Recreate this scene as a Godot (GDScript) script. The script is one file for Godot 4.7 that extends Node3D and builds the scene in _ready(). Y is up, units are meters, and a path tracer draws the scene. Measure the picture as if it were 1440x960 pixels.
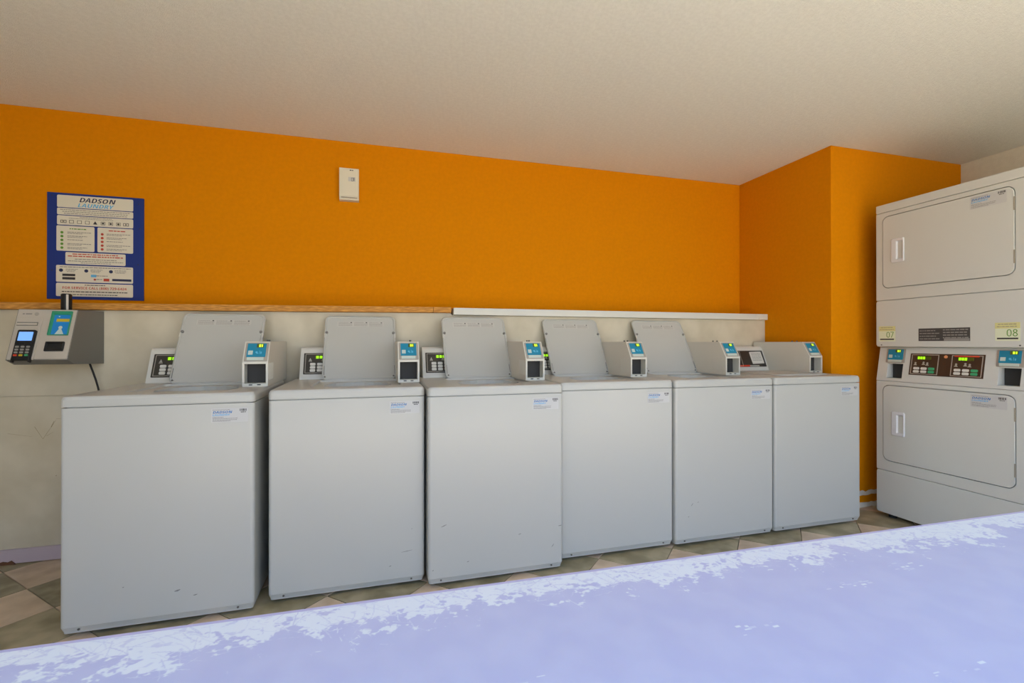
extends Node3D
# A small coin laundry: six top-loading washers under an orange wall, a stacked dryer, a lavender folding table.
# x runs along the back wall, y is up, z runs towards the camera; the camera stands above the origin.

const EYE := 1.12
const CEIL := 2.44
const WALL_Z := -3.28      # orange wall
const PONY_Z := -3.01      # white half wall in front of it
const BUMP_X := 2.916      # orange corner pier
const BUMP_Z := -2.449
const RIGHT_X := 4.157
const LEFT_X := -2.6
const FRONT_Z := 0.14      # wall behind the camera, with the open doorway
const DOOR_X0 := -1.5
const DOOR_X1 := 3.1
const DOOR_H := 2.36

var M := {}
var rng := RandomNumberGenerator.new()
var used := {}

# ---------------------------------------------------------------- basic helpers
func numbered(called: String) -> String:
	if not used.has(called):
		used[called] = 0
		return called
	used[called] += 1
	return "%s_%03d" % [called, used[called]]

func tag(o: Node, label: String, category: String, group := "") -> Node:
	o.set_meta("label", label)
	o.set_meta("category", category)
	if group != "":
		o.set_meta("group", group)
	return o

func thing(called: String, label: String, category: String, at: Vector3, turn := 0.0, group := "") -> Node3D:
	var o := Node3D.new()
	o.name = numbered(called)
	add_child(o)
	o.position = at
	o.rotation.y = turn
	tag(o, label, category, group)
	return o

func mb() -> SurfaceTool:
	var st := SurfaceTool.new()
	st.begin(Mesh.PRIMITIVE_TRIANGLES)
	st.set_smooth_group(-1)
	return st

func done(st: SurfaceTool) -> ArrayMesh:
	st.generate_normals()
	return st.commit()

func put(mesh: Mesh, called: String, m: Material, parent: Node, at := Transform3D()) -> MeshInstance3D:
	var o := MeshInstance3D.new()
	o.mesh = mesh
	o.material_override = m
	o.cast_shadow = GeometryInstance3D.SHADOW_CASTING_SETTING_ON
	o.transform = at
	o.name = numbered(called) if parent == self else called
	if called in ["small_print", "pictograms", "bar_code", "red_print", "laundry_symbols", "list_marks", "badges", "store_marks", "red_mark", "card_mark", "screen_figure", "marking", "display_digits", "louvres", "slots", "scratch"]:
		o.set_meta("kind", "stuff")   # print and marks too fine to pick apart
	parent.add_child(o, true)
	return o

func obj(st: SurfaceTool, called: String, m: Material, parent: Node, at := Transform3D()) -> MeshInstance3D:
	return put(done(st), called, m, parent, at)

func struct(st: SurfaceTool, called: String, m: Material) -> MeshInstance3D:
	var o := obj(st, called, m, self)
	o.set_meta("kind", "structure")
	return o

func P(x: float, y: float, z: float) -> Transform3D:
	return Transform3D(Basis(), Vector3(x, y, z))

# ---------------------------------------------------------------- shapes
func tri(st: SurfaceTool, a: Vector3, b: Vector3, c: Vector3) -> void:
	st.add_vertex(a); st.add_vertex(b); st.add_vertex(c)

func quad(st: SurfaceTool, a: Vector3, b: Vector3, c: Vector3, d: Vector3) -> void:
	tri(st, a, b, c); tri(st, a, c, d)

# rounded rectangle, seen from +z it runs clockwise
func rrect(w: float, h: float, r: float, seg := 3) -> PackedVector2Array:
	var p := PackedVector2Array()
	r = clampf(r, 0.00005, minf(w, h) * 0.499)
	for q in 4:
		var cx := (w / 2 - r) * (1.0 if q == 0 or q == 1 else -1.0)
		var cy := (h / 2 - r) * (1.0 if q == 0 or q == 3 else -1.0)
		for k in seg + 1:
			var a := PI / 2 - (q + float(k) / seg) * PI / 2
			p.append(Vector2(cx + cos(a) * r, cy + sin(a) * r))
	return p

func circle2(r: float, n: int) -> PackedVector2Array:
	var p := PackedVector2Array()
	for k in n:
		var a := PI / 4 - TAU * k / n + PI / n + PI / 4
		p.append(Vector2(cos(a), sin(a)) * r)
	return p

# loops: array of [PackedVector2Array, z]; stitched in turn, from back (low z) to front; caps optional
func loft(st: SurfaceTool, loops: Array, T := Transform3D(), cap0 := true, cap1 := true) -> void:
	var n: int = loops[0][0].size()
	for i in loops.size() - 1:
		var a: PackedVector2Array = loops[i][0]
		var b: PackedVector2Array = loops[i + 1][0]
		var za: float = loops[i][1]
		var zb: float = loops[i + 1][1]
		for k in n:
			var j := (k + 1) % n
			quad(st, T * Vector3(a[k].x, a[k].y, za), T * Vector3(b[k].x, b[k].y, zb), T * Vector3(b[j].x, b[j].y, zb), T * Vector3(a[j].x, a[j].y, za))
	for e in 2:
		if (e == 0 and not cap0) or (e == 1 and not cap1):
			continue
		var l: PackedVector2Array = loops[0 if e == 0 else -1][0]
		var z: float = loops[0 if e == 0 else -1][1]
		for k in range(1, n - 1):
			if e == 1:
				tri(st, T * Vector3(l[0].x, l[0].y, z), T * Vector3(l[k].x, l[k].y, z), T * Vector3(l[k + 1].x, l[k + 1].y, z))
			else:
				tri(st, T * Vector3(l[0].x, l[0].y, z), T * Vector3(l[k + 1].x, l[k + 1].y, z), T * Vector3(l[k].x, l[k].y, z))

# box with rounded corners (radius rc in its own xy) and bevelled front and back edges; T places its centre
func rbox(st: SurfaceTool, size: Vector3, rc: float, b: float, T := Transform3D(), seg := 3) -> void:
	var w := size.x
	var h := size.y
	var d := size.z / 2
	b = minf(b, minf(d, minf(w, h) / 2) * 0.95)
	rc = maxf(rc, b * 0.6)
	var full := rrect(w, h, rc, seg)
	var ins := rrect(w - 2 * b, h - 2 * b, maxf(rc - b, 0.0), seg)
	var mid := rrect(w - 0.58 * b, h - 0.58 * b, maxf(rc - 0.29 * b, 0.0), seg)
	loft(st, [[ins, -d], [mid, -d + 0.29 * b], [full, -d + b], [full, d - b], [mid, d - 0.29 * b], [ins, d]], T)

# a box given by its corners, edges bevelled
func box2(st: SurfaceTool, lo: Vector3, hi: Vector3, b := 0.002, rc := -1.0, T := Transform3D()) -> void:
	rbox(st, hi - lo, b if rc < 0 else rc, b, T * Transform3D(Basis(), (lo + hi) / 2), 2)

func extrude(st: SurfaceTool, poly: PackedVector2Array, z0: float, z1: float, T := Transform3D()) -> void:
	if not Geometry2D.is_polygon_clockwise(poly):
		poly = poly.duplicate(); poly.reverse()
	var n := poly.size()
	for k in n:
		var j := (k + 1) % n
		quad(st, T * Vector3(poly[k].x, poly[k].y, z0), T * Vector3(poly[k].x, poly[k].y, z1), T * Vector3(poly[j].x, poly[j].y, z1), T * Vector3(poly[j].x, poly[j].y, z0))
	var ix := Geometry2D.triangulate_polygon(poly)
	for k in range(0, ix.size(), 3):
		var a := poly[ix[k]]
		var b := poly[ix[k + 1]]
		var c := poly[ix[k + 2]]
		if (b - a).cross(c - a) > 0:
			var s := b; b = c; c = s
		tri(st, T * Vector3(a.x, a.y, z1), T * Vector3(b.x, b.y, z1), T * Vector3(c.x, c.y, z1))
		tri(st, T * Vector3(a.x, a.y, z0), T * Vector3(c.x, c.y, z0), T * Vector3(b.x, b.y, z0))

func disc(st: SurfaceTool, r: float, z0: float, z1: float, T := Transform3D(), n := 16, b := 0.0) -> void:
	if b > 0:
		loft(st, [[circle2(r, n), z0], [circle2(r, n), z1 - b], [circle2(r - b, n), z1]], T)
	else:
		loft(st, [[circle2(r, n), z0], [circle2(r, n), z1]], T)

func tube(st: SurfaceTool, pts: PackedVector3Array, r: float, n := 8) -> void:
	var rings := []
	for i in pts.size():
		var d := (pts[mini(i + 1, pts.size() - 1)] - pts[maxi(i - 1, 0)]).normalized()
		var s := d.cross(Vector3(0.31, 0.2, 0.93)).normalized()
		var u := s.cross(d).normalized()
		var ring := PackedVector3Array()
		for k in n:
			ring.append(pts[i] + (s * cos(TAU * k / n) + u * sin(TAU * k / n)) * r)
		rings.append(ring)
	for i in rings.size() - 1:
		for k in n:
			var j := (k + 1) % n
			quad(st, rings[i][k], rings[i + 1][k], rings[i + 1][j], rings[i][j])

# flat print: little bars that stand for lines of type too small to read
func dashes(st: SurfaceTool, x0: float, x1: float, y: float, h: float, T := Transform3D(), centre := false) -> void:
	if centre:
		var cut := rng.randf_range(0.0, 0.12) * (x1 - x0)
		x0 += cut; x1 -= cut
	var x := x0
	while x < x1 - h:
		var w := minf(rng.randf_range(1.2, 4.5) * h, x1 - x)
		patch(st, x, y - h / 2, x + w, y + h / 2, T)
		x += w + h * 0.55

func patch(st: SurfaceTool, x0: float, y0: float, x1: float, y1: float, T := Transform3D()) -> void:
	quad(st, T * Vector3(x0, y1, 0), T * Vector3(x1, y1, 0), T * Vector3(x1, y0, 0), T * Vector3(x0, y0, 0))

# lettering fitted into a rectangle w x h whose lower left corner is at T's origin
func text(s: String, called: String, m: Material, parent: Node, w: float, h: float, T: Transform3D, slant := 0.0, bold := true) -> MeshInstance3D:
	var key := s + str(bold)
	if not M.has(key):
		var f := SystemFont.new()
		f.font_names = PackedStringArray(["Droid Sans"])
		f.font_weight = 700 if bold else 400
		var t := TextMesh.new()
		t.font = f
		t.text = s
		t.font_size = 32
		t.pixel_size = 0.01
		t.depth = 0.002
		t.curve_step = 1.0
		M[key] = t
	var t2: TextMesh = M[key]
	var box := t2.get_aabb()
	var sx := w / box.size.x
	var sy := h / box.size.y
	var B := Basis(Vector3(sx, 0, 0), Vector3(slant * sy, sy, 0), Vector3(0, 0, 0.1))
	var o := B * Vector3(box.position.x, box.position.y, 0)
	var L := Transform3D(B, -o)
	return put(t2, called, m, parent, T * L)

# ---------------------------------------------------------------- materials
func mat(c: Color, rough := 0.5, metal := 0.0) -> StandardMaterial3D:
	var m := StandardMaterial3D.new()
	m.albedo_color = c
	m.roughness = rough
	m.metallic = metal
	return m

func noise(seed_: int, freq: float, oct := 4, kind := FastNoiseLite.TYPE_SIMPLEX_SMOOTH) -> FastNoiseLite:
	var n := FastNoiseLite.new()
	n.seed = seed_
	n.frequency = freq
	n.fractal_octaves = oct
	n.noise_type = kind
	return n

func noise_tex(seed_: int, freq: float, size: int, ramp: Array, normal := false, bump := 4.0) -> NoiseTexture2D:
	var t := NoiseTexture2D.new()
	t.width = size
	t.height = size
	t.seamless = true
	t.noise = noise(seed_, freq)
	if normal:
		t.as_normal_map = true
		t.bump_strength = bump
	else:
		var g := Gradient.new()
		g.colors = PackedColorArray([ramp[0], ramp[1]])
		g.offsets = PackedFloat32Array([0.2, 0.8])
		t.color_ramp = g
	return t

func textured(m: StandardMaterial3D, tex: Texture2D, nrm: Texture2D, scale: float, strength := 0.5) -> StandardMaterial3D:
	m.uv1_triplanar = true
	m.uv1_world_triplanar = true
	m.uv1_scale = Vector3.ONE * scale
	if tex:
		m.albedo_texture = tex
	if nrm:
		m.normal_enabled = true
		m.normal_texture = nrm
		m.normal_scale = strength
	return m

func glow(c: Color, e: float) -> StandardMaterial3D:
	var m := mat(c, 0.4)
	m.emission_enabled = true
	m.emission = c
	m.emission_energy_multiplier = e
	return m

func make_materials() -> void:
	var peel := noise_tex(7, 0.05, 512, [], true, 5.0)
	var mottle := noise_tex(3, 0.012, 512, [Color(0.975, 0.975, 0.975), Color(1, 1, 1)])
	M.orange = textured(mat(Color(0.85, 0.525, 0.0), 0.8), mottle, peel, 4.5, 0.06)
	M.ceiling = textured(mat(Color(0.93, 0.945, 0.92), 0.8), mottle, peel, 6.0, 1.2)
	M.cream = textured(mat(Color(0.86, 0.84, 0.78), 0.6), mottle, peel, 3.2, 0.25)
	M.panel = textured(mat(Color(0.82, 0.785, 0.69), 0.55), noise_tex(11, 0.006, 512, [Color(0.94, 0.935, 0.92), Color(1, 1, 1)]), null, 1.1)
	M.orange.metallic_specular = 0.2
	M.cap = mat(Color(0.83, 0.83, 0.79), 0.45)
	M.wood = textured(mat(Color(0.85, 0.61, 0.27), 0.7), noise_tex(21, 0.03, 512, [Color(0.80, 0.74, 0.64), Color(1, 1, 1)]), null, 2.0)
	M.wood.uv1_scale = Vector3(1.0, 9, 6)
	M.lavender = mat(Color(0.74, 0.73, 0.84), 0.5)
	M.skirting = mat(Color(0.74, 0.68, 0.70), 0.5)
	M.plaster = textured(mat(Color(0.88, 0.85, 0.78), 0.8), mottle, peel, 9.0, 0.8)
	M.dirt = mat(Color(0.40, 0.27, 0.18), 0.9)
	M.scuff = mat(Color(0.50, 0.49, 0.47), 0.7)
	M.grout = textured(mat(Color(0.36, 0.33, 0.28), 0.9), mottle, null, 3.0)
	M.beige = []
	M.olive = []
	for k in 3:
		var tb := noise_tex(31 + k, 0.010, 256, [Color(0.90, 0.88, 0.85), Color(1, 1, 1)])
		var to := noise_tex(41 + k, 0.012, 256, [Color(0.80, 0.80, 0.76), Color(1, 1, 1)])
		M.beige.append(textured(mat(Color(0.89, 0.80, 0.68).darkened(k * 0.03), 0.38), tb, null, 1.7 + 0.4 * k))
		M.olive.append(textured(mat(Color(0.71, 0.66, 0.525).darkened(k * 0.04), 0.38), to, null, 1.5 + 0.5 * k))
	M.enamel = mat(Color(0.73, 0.733, 0.705), 0.32)
	M.plastic = mat(Color(0.82, 0.81, 0.77), 0.4)
	M.meter = mat(Color(0.82, 0.81, 0.76), 0.42)
	M.dryer = mat(Color(0.80, 0.805, 0.775), 0.34)
	M.hollow = mat(Color(0.20, 0.195, 0.185), 0.7)
	M.tub = mat(Color(0.55, 0.56, 0.57), 0.3, 0.8)
	M.screw = mat(Color(0.42, 0.41, 0.39), 0.4, 0.6)
	M.rubber = mat(Color(0.12, 0.12, 0.12), 0.7)
	M.fascia = mat(Color(0.20, 0.185, 0.16), 0.35)
	M.brown = mat(Color(0.24, 0.17, 0.12), 0.35)
	M.silver = mat(Color(0.66, 0.64, 0.60), 0.35, 0.3)
	M.key_white = mat(Color(0.84, 0.83, 0.79), 0.5)
	M.key_green = mat(Color(0.22, 0.62, 0.42), 0.5)
	M.icon = mat(Color(0.66, 0.65, 0.60), 0.5)
	M.red = mat(Color(0.80, 0.22, 0.10), 0.5)
	M.badge = mat(Color(0.88, 0.60, 0.40), 0.4)
	M.blue_card = mat(Color(0.04, 0.50, 0.62), 0.45)
	M.card_icon = mat(Color(0.36, 0.70, 0.84), 0.4)
	M.card_pale = mat(Color(0.74, 0.80, 0.76), 0.4)
	M.led = glow(Color(0.62, 0.92, 0.10), 0.45)
	M.led_seg = glow(Color(0.76, 0.95, 0.20), 0.55)
	M.led_dim = mat(Color(0.30, 0.34, 0.08), 0.4)
	M.label = mat(Color(0.765, 0.765, 0.75), 0.5)
	M.lid_label = mat(Color(0.76, 0.755, 0.725), 0.5)
	M.ink = mat(Color(0.20, 0.19, 0.19), 0.6)
	M.ink_soft = mat(Color(0.55, 0.54, 0.52), 0.6)
	M.ink_blue = mat(Color(0.10, 0.42, 0.68), 0.6)
	M.ink_cyan = mat(Color(0.35, 0.68, 0.86), 0.6)
	M.ink_red = mat(Color(0.74, 0.28, 0.20), 0.6)
	M.ink_green = mat(Color(0.36, 0.56, 0.16), 0.6)
	M.ink_navy = mat(Color(0.13, 0.16, 0.30), 0.6)
	M.sign_blue = mat(Color(0.0, 0.16, 0.48), 0.6)
	M.sign_white = mat(Color(0.86, 0.84, 0.77), 0.6)
	M.tag_yellow = mat(Color(0.84, 0.82, 0.56), 0.5)
	M.tag_white = mat(Color(0.86, 0.88, 0.76), 0.5)
	M.rating = mat(Color(0.26, 0.25, 0.24), 0.5)
	M.hinge = mat(Color(0.60, 0.57, 0.50), 0.5)
	M.steel_face = mat(Color(0.74, 0.71, 0.66), 0.42, 0.15)
	M.steel_dark = mat(Color(0.47, 0.465, 0.44), 0.55)
	M.black = mat(Color(0.035, 0.035, 0.04), 0.55)
	M.lcd = glow(Color(0.42, 0.62, 0.92), 0.45)
	M.screen_green = mat(Color(0.16, 0.56, 0.42), 0.4)
	M.screen_blue = glow(Color(0.03, 0.40, 0.62), 0.22)
	M.yellow = mat(Color(0.78, 0.66, 0.10), 0.5)
	M.detector = mat(Color(0.86, 0.84, 0.76), 0.5)
	M.concrete = textured(mat(Color(0.80, 0.75, 0.66), 0.9), mottle, null, 0.7)
	M.stucco = textured(mat(Color(0.86, 0.80, 0.70), 0.85), mottle, null, 0.7)

# ---------------------------------------------------------------- the room
func room() -> void:
	var st := mb()
	box2(st, Vector3(LEFT_X - 0.2, -0.12, WALL_Z - 0.2), Vector3(RIGHT_X + 0.2, -0.012, FRONT_Z + 0.2), 0.002)
	var fl := struct(st, "floor", M.grout)
	# diagonal tiles, each its own piece, cut along the walls
	var half := 0.22025
	var g := 0.0022
	var room_poly := PackedVector2Array([Vector2(LEFT_X, FRONT_Z + 0.15), Vector2(RIGHT_X, FRONT_Z + 0.15), Vector2(RIGHT_X, BUMP_Z), Vector2(BUMP_X, BUMP_Z), Vector2(BUMP_X, PONY_Z), Vector2(LEFT_X, PONY_Z)])
	var whole := PackedVector2Array([Vector2(0, half - g), Vector2(half - g, 0), Vector2(0, -half + g), Vector2(-half + g, 0)])
	var lay := Transform3D(Basis(Vector3(1, 0, 0), Vector3(0, 0, 1), Vector3(0, 1, 0)), Vector3.ZERO)   # polygon y -> world z, height -> y
	var sw := mb()
	tile_shape(sw, whole, lay)
	var whole_mesh := done(sw)
	for j in range(-16, 6):
		for k in range(-7, 12):
			var c := Vector2(-0.211 + 2 * half * k + (half if j % 2 != 0 else 0.0), -(2.023 + half * j))
			var moved := PackedVector2Array()
			for p in whole:
				moved.append(p + c)
			var cut := Geometry2D.intersect_polygons(moved, room_poly)
			if cut.is_empty():
				continue
			var list: Array = M.beige if j % 2 == 0 else M.olive
			var m: Material = list[rng.randi() % 3]
			var area := 0.0
			var q: PackedVector2Array = cut[0]
			for i in q.size():
				area += q[i].cross(q[(i + 1) % q.size()]) / 2
			if absf(area) < 0.002:
				continue
			if absf(absf(area) - 2 * (half - g) * (half - g)) < 1e-4:
				put(whole_mesh, "tile", m, fl, P(c.x, rng.randf_range(-0.0004, 0.0002), c.y))
			else:
				var sc := mb()
				tile_shape(sc, q, lay)
				obj(sc, "tile", m, fl)
	# ceiling and walls
	st = mb(); box2(st, Vector3(LEFT_X - 0.2, CEIL, WALL_Z - 0.2), Vector3(RIGHT_X + 0.2, CEIL + 0.2, FRONT_Z + 0.2), 0.002)
	struct(st, "ceiling", M.ceiling)
	st = mb(); box2(st, Vector3(LEFT_X - 0.2, -0.01, WALL_Z - 0.2), Vector3(RIGHT_X + 0.2, CEIL, WALL_Z), 0.002)
	struct(st, "wall_back", M.orange)
	st = mb(); box2(st, Vector3(BUMP_X, -0.01, WALL_Z), Vector3(RIGHT_X, CEIL, BUMP_Z), 0.003)
	var pier := struct(st, "wall_pier", M.orange)
	st = mb(); box2(st, Vector3(RIGHT_X, -0.01, WALL_Z), Vector3(RIGHT_X + 0.2, CEIL, FRONT_Z + 0.2), 0.002)
	struct(st, "wall_right", M.cream)
	st = mb(); box2(st, Vector3(LEFT_X - 0.2, -0.01, WALL_Z), Vector3(LEFT_X, CEIL, FRONT_Z + 0.2), 0.002)
	struct(st, "wall_left", M.cream)
	st = mb()
	box2(st, Vector3(LEFT_X, -0.01, FRONT_Z), Vector3(DOOR_X0, CEIL, FRONT_Z + 0.2), 0.002)
	box2(st, Vector3(DOOR_X1, -0.01, FRONT_Z), Vector3(RIGHT_X, CEIL, FRONT_Z + 0.2), 0.002)
	box2(st, Vector3(DOOR_X0, DOOR_H, FRONT_Z), Vector3(DOOR_X1, CEIL, FRONT_Z + 0.2), 0.002)
	struct(st, "wall_front", M.cream)
	# outside the doorway: the pavement of the yard
	st = mb(); box2(st, Vector3(-14, -0.14, FRONT_Z + 0.2), Vector3(18, -0.02, 22.0), 0.002)
	struct(st, "ground", M.concrete)
	# white half wall clad with two sheets, one above the other
	st = mb()
	box2(st, Vector3(LEFT_X, -0.01, WALL_Z), Vector3(0.46, 1.268, PONY_Z - 0.005), 0.001)
	box2(st, Vector3(0.46, -0.01, WALL_Z), Vector3(BUMP_X - 0.001, 1.296, PONY_Z - 0.005), 0.001)
	var pony := struct(st, "wall_half", M.panel)
	st = mb(); box2(st, Vector3(LEFT_X, 0.0, PONY_Z - 0.005), Vector3(BUMP_X - 0.001, 0.8465, PONY_Z), 0.0012)
	obj(st, "panel", M.panel, pony)
	st = mb()
	extrude(st, PackedVector2Array([Vector2(LEFT_X, 0.8485), Vector2(LEFT_X, 1.281), Vector2(0.452, 1.310), Vector2(0.462, 1.297), Vector2(BUMP_X - 0.001, 1.297), Vector2(BUMP_X - 0.001, 0.8485)]), PONY_Z - 0.005, PONY_Z)
	obj(st, "panel", M.panel, pony)
	# scratches gouged in the lower sheet
	st = mb()
	for a in [[-1.69, 0.69, -1.655, 0.625, 0.0016], [-1.655, 0.625, -1.60, 0.72, 0.0016], [-1.62, 0.685, -1.608, 0.715, 0.004], [-1.80, 0.66, -1.70, 0.64, 0.0012], [-1.64, 0.64, -1.61, 0.66, 0.0015], [-1.60, 0.726, -1.50, 0.735, 0.0012], [-1.60, 0.43, -1.597, 0.435, 0.004], [-1.54, 0.24, -1.536, 0.246, 0.004], [-1.55, 0.70, -1.50, 0.72, 0.0012]]:
		var p := Vector2(a[0], a[1])
		var q := Vector2(a[2], a[3])
		var s := (q - p).orthogonal().normalized() * float(a[4]) * 0.5
		extrude(st, PackedVector2Array([p + s, q + s * 0.4, q - s * 0.4, p - s]), PONY_Z - 0.001, PONY_Z + 0.0004)
	obj(st, "scratch", mat(Color(0.60, 0.54, 0.42), 0.8), pony)
	# raw wooden ledge, then the painted cap
	st = mb()
	box2(st, Vector3(-1.45, -0.0175, -0.15), Vector3(1.378, 0.0175, 0.15), 0.002)
	var ledge := Node3D.new()
	ledge.name = "wood_ledge"
	add_child(ledge)
	tag(ledge, "raw wooden ledge along the white half wall under the blue sign", "ledge")
	ledge.position = Vector3(-1.04, 1.3145, -3.128)
	ledge.rotation.z = 0.0095
	obj(st, "plank", M.wood, ledge)
	st = mb(); box2(st, Vector3(1.380, -0.0175, -0.15), Vector3(1.492, 0.0175, 0.15), 0.002)
	obj(st, "plank", M.wood, ledge)
	var cap := Node3D.new()
	cap.name = "ledge_cap"
	add_child(cap)
	tag(cap, "white painted board capping the half wall beneath the bare orange wall", "ledge")
	cap.position = Vector3(0.467, 1.298, -2.98)
	st = mb(); box2(st, Vector3(0, 0, -0.298), Vector3(2.363, 0.045, 0), 0.003)
	obj(st, "board", M.cap, cap)
	st = mb(); box2(st, Vector3(2.365, 0, -0.298), Vector3(2.447, 0.045, 0), 0.003)
	obj(st, "board", M.cap, cap)
	# baseboard, split off at the far end
	st = mb()
	extrude(st, PackedVector2Array([Vector2(-1.815, 0.006), Vector2(-1.79, 0.012), Vector2(-1.76, 0.004), Vector2(2.9, 0.0), Vector2(2.9, 0.074), Vector2(LEFT_X, 0.074), Vector2(LEFT_X, 0.010), Vector2(-1.9, 0.016)]), PONY_Z, PONY_Z + 0.012)
	struct(st, "baseboard_back", M.skirting)
	st = mb()
	extrude(st, PackedVector2Array([Vector2(-1.86, -0.001), Vector2(-1.755, -0.001), Vector2(-1.775, 0.020), Vector2(-1.792, 0.013), Vector2(-1.81, 0.018), Vector2(-1.84, 0.009)]), PONY_Z + 0.012, PONY_Z + 0.017)
	var db := obj(st, "splintered_wood", M.dirt, self)
	tag(db, "brown splinters of broken skirting at the foot of the white wall", "splinter")
	# torn plaster along the foot of the orange pier
	for band in [[0.083, 0.112, 5], [0.0, 0.034, 9]]:
		st = mb()
		var up := PackedVector2Array()
		var r := noise(band[2], 9.0)
		var n := 46
		for k in n + 1:
			var x := BUMP_X + 0.01 + 1.2 * k / n
			up.append(Vector2(x, band[1] + 0.012 * r.get_noise_1d(x * 3.0)))
		for k in n + 1:
			var x := BUMP_X + 0.01 + 1.2 * (n - k) / n
			up.append(Vector2(x, maxf(0.0, band[0] + 0.014 * r.get_noise_1d(40 + x * 4.0))))
		extrude(st, up, BUMP_Z - 0.001, BUMP_Z + 0.003)
		obj(st, "torn_plaster", M.plaster, pier)

func tile_shape(st: SurfaceTool, poly: PackedVector2Array, T: Transform3D) -> void:
	var ins := Geometry2D.offset_polygon(poly, -0.0018)
	if ins.size() == 1 and ins[0].size() == poly.size():
		if not Geometry2D.is_polygon_clockwise(poly):
			poly = poly.duplicate(); poly.reverse()
		var q: PackedVector2Array = ins[0]
		if not Geometry2D.is_polygon_clockwise(q):
			q.reverse()
		var at := 0
		for k in q.size():
			if q[k].distance_to(poly[0]) < q[at].distance_to(poly[0]):
				at = k
		var q2 := PackedVector2Array()
		for k in q.size():
			q2.append(q[(at + k) % q.size()])
		loft(st, [[poly, -0.012], [poly, -0.0012], [q2, 0.0]], T, false, true)
	else:
		extrude(st, poly, -0.012, 0.0, T)

# ---------------------------------------------------------------- washers
# local frame of a machine: x to its right, y up, z = 0 at its front and positive towards the customer
const WW := 0.660
const WD := 0.69

func sticker(parent: Node, at: Transform3D, w := 0.135, h := 0.058) -> void:
	var st := mb()
	rbox(st, Vector3(w, h, 0.0008), 0.003, 0.0003, P(w / 2, h / 2, 0.0002), 2)
	var s := obj(st, "service_sticker", M.label, parent, at)
	s.set_meta("label", "white service sticker with blue lettering")
	text("DADSON", "lettering", M.ink_blue, s, w * 0.50, h * 0.17, P(w * 0.05, h * 0.64, 0.0009), 0.25)
	text("LAUNDRY", "lettering", M.ink_cyan, s, w * 0.46, h * 0.12, P(w * 0.04, h * 0.47, 0.0009), 0.25)
	var k := mb()
	var L := P(0, 0, 0.0009)
	dashes(k, w * 0.04, w * 0.50, h * 0.89, h * 0.035, L)
	dashes(k, w * 0.04, w * 0.33, h * 0.36, h * 0.04, L)
	dashes(k, w * 0.04, w * 0.72, h * 0.27, h * 0.04, L)
	dashes(k, w * 0.04, w * 0.70, h * 0.17, h * 0.04, L)
	dashes(k, w * 0.04, w * 0.52, h * 0.09, h * 0.035, L)
	obj(k, "small_print", M.ink_soft, s)
	k = mb()
	var x := w * 0.77
	while x < w * 0.96:
		var b := rng.randf_range(0.008, 0.028) * w
		patch(k, x, h * 0.76, x + b, h * 0.93, L)
		x += b + rng.randf_range(0.008, 0.018) * w
	dashes(k, w * 0.80, w * 0.94, h * 0.69, h * 0.05, L)
	obj(k, "bar_code", M.ink, s)

# card reader front: pale bezel, blue card face, green lamp; origin at lower left of the bezel
func reader_face(parent: Node, T: Transform3D, w: float, h: float) -> void:
	var st := mb()
	box2(st, Vector3(0, 0, 0), Vector3(w, h, 0.004), 0.001, 0.004)
	obj(st, "reader_bezel", M.silver, parent, T)
	st = mb(); box2(st, Vector3(w * 0.08, h * 0.22, 0.0035), Vector3(w * 0.90, h * 0.95, 0.0055), 0.0005, 0.002)
	obj(st, "card_face", M.blue_card, parent, T)
	st = mb(); box2(st, Vector3(w * 0.12, h * 0.05, 0.0035), Vector3(w * 0.84, h * 0.21, 0.006), 0.0008)
	obj(st, "card_slot_lip", M.card_pale, parent, T)
	st = mb(); box2(st, Vector3(w * 0.48, h * 0.72, 0.005), Vector3(w * 0.78, h * 0.93, 0.0062), 0.0004)
	obj(st, "display", M.led_dim, parent, T)
	st = mb()
	box2(st, Vector3(w * 0.58, h * 0.75, 0.0058), Vector3(w * 0.66, h * 0.90, 0.0066), 0.0003)
	box2(st, Vector3(w * 0.69, h * 0.75, 0.0058), Vector3(w * 0.74, h * 0.90, 0.0066), 0.0003)
	obj(st, "display_digits", M.led_seg, parent, T)
	st = mb(); box2(st, Vector3(w * 0.14, h * 0.34, 0.005), Vector3(w * 0.34, h * 0.56, 0.0060), 0.0004)
	obj(st, "chip_mark", M.card_pale, parent, T)
	st = mb()
	disc(st, w * 0.05, 0.005, 0.006, T_at(w * 0.50, h * 0.47), 10)
	patch(st, w * 0.50, h * 0.39, w * 0.58, h * 0.43, P(0, 0, 0.0058))
	patch(st, w * 0.62, h * 0.38, w * 0.64, h * 0.56, P(0, 0, 0.0058))
	patch(st, w * 0.67, h * 0.38, w * 0.72, h * 0.50, P(0, 0, 0.0058))
	obj(st, "card_mark", M.card_icon, parent, T)

func T_at(x: float, y: float, z := 0.0) -> Transform3D:
	return P(x, y, z)

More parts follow.
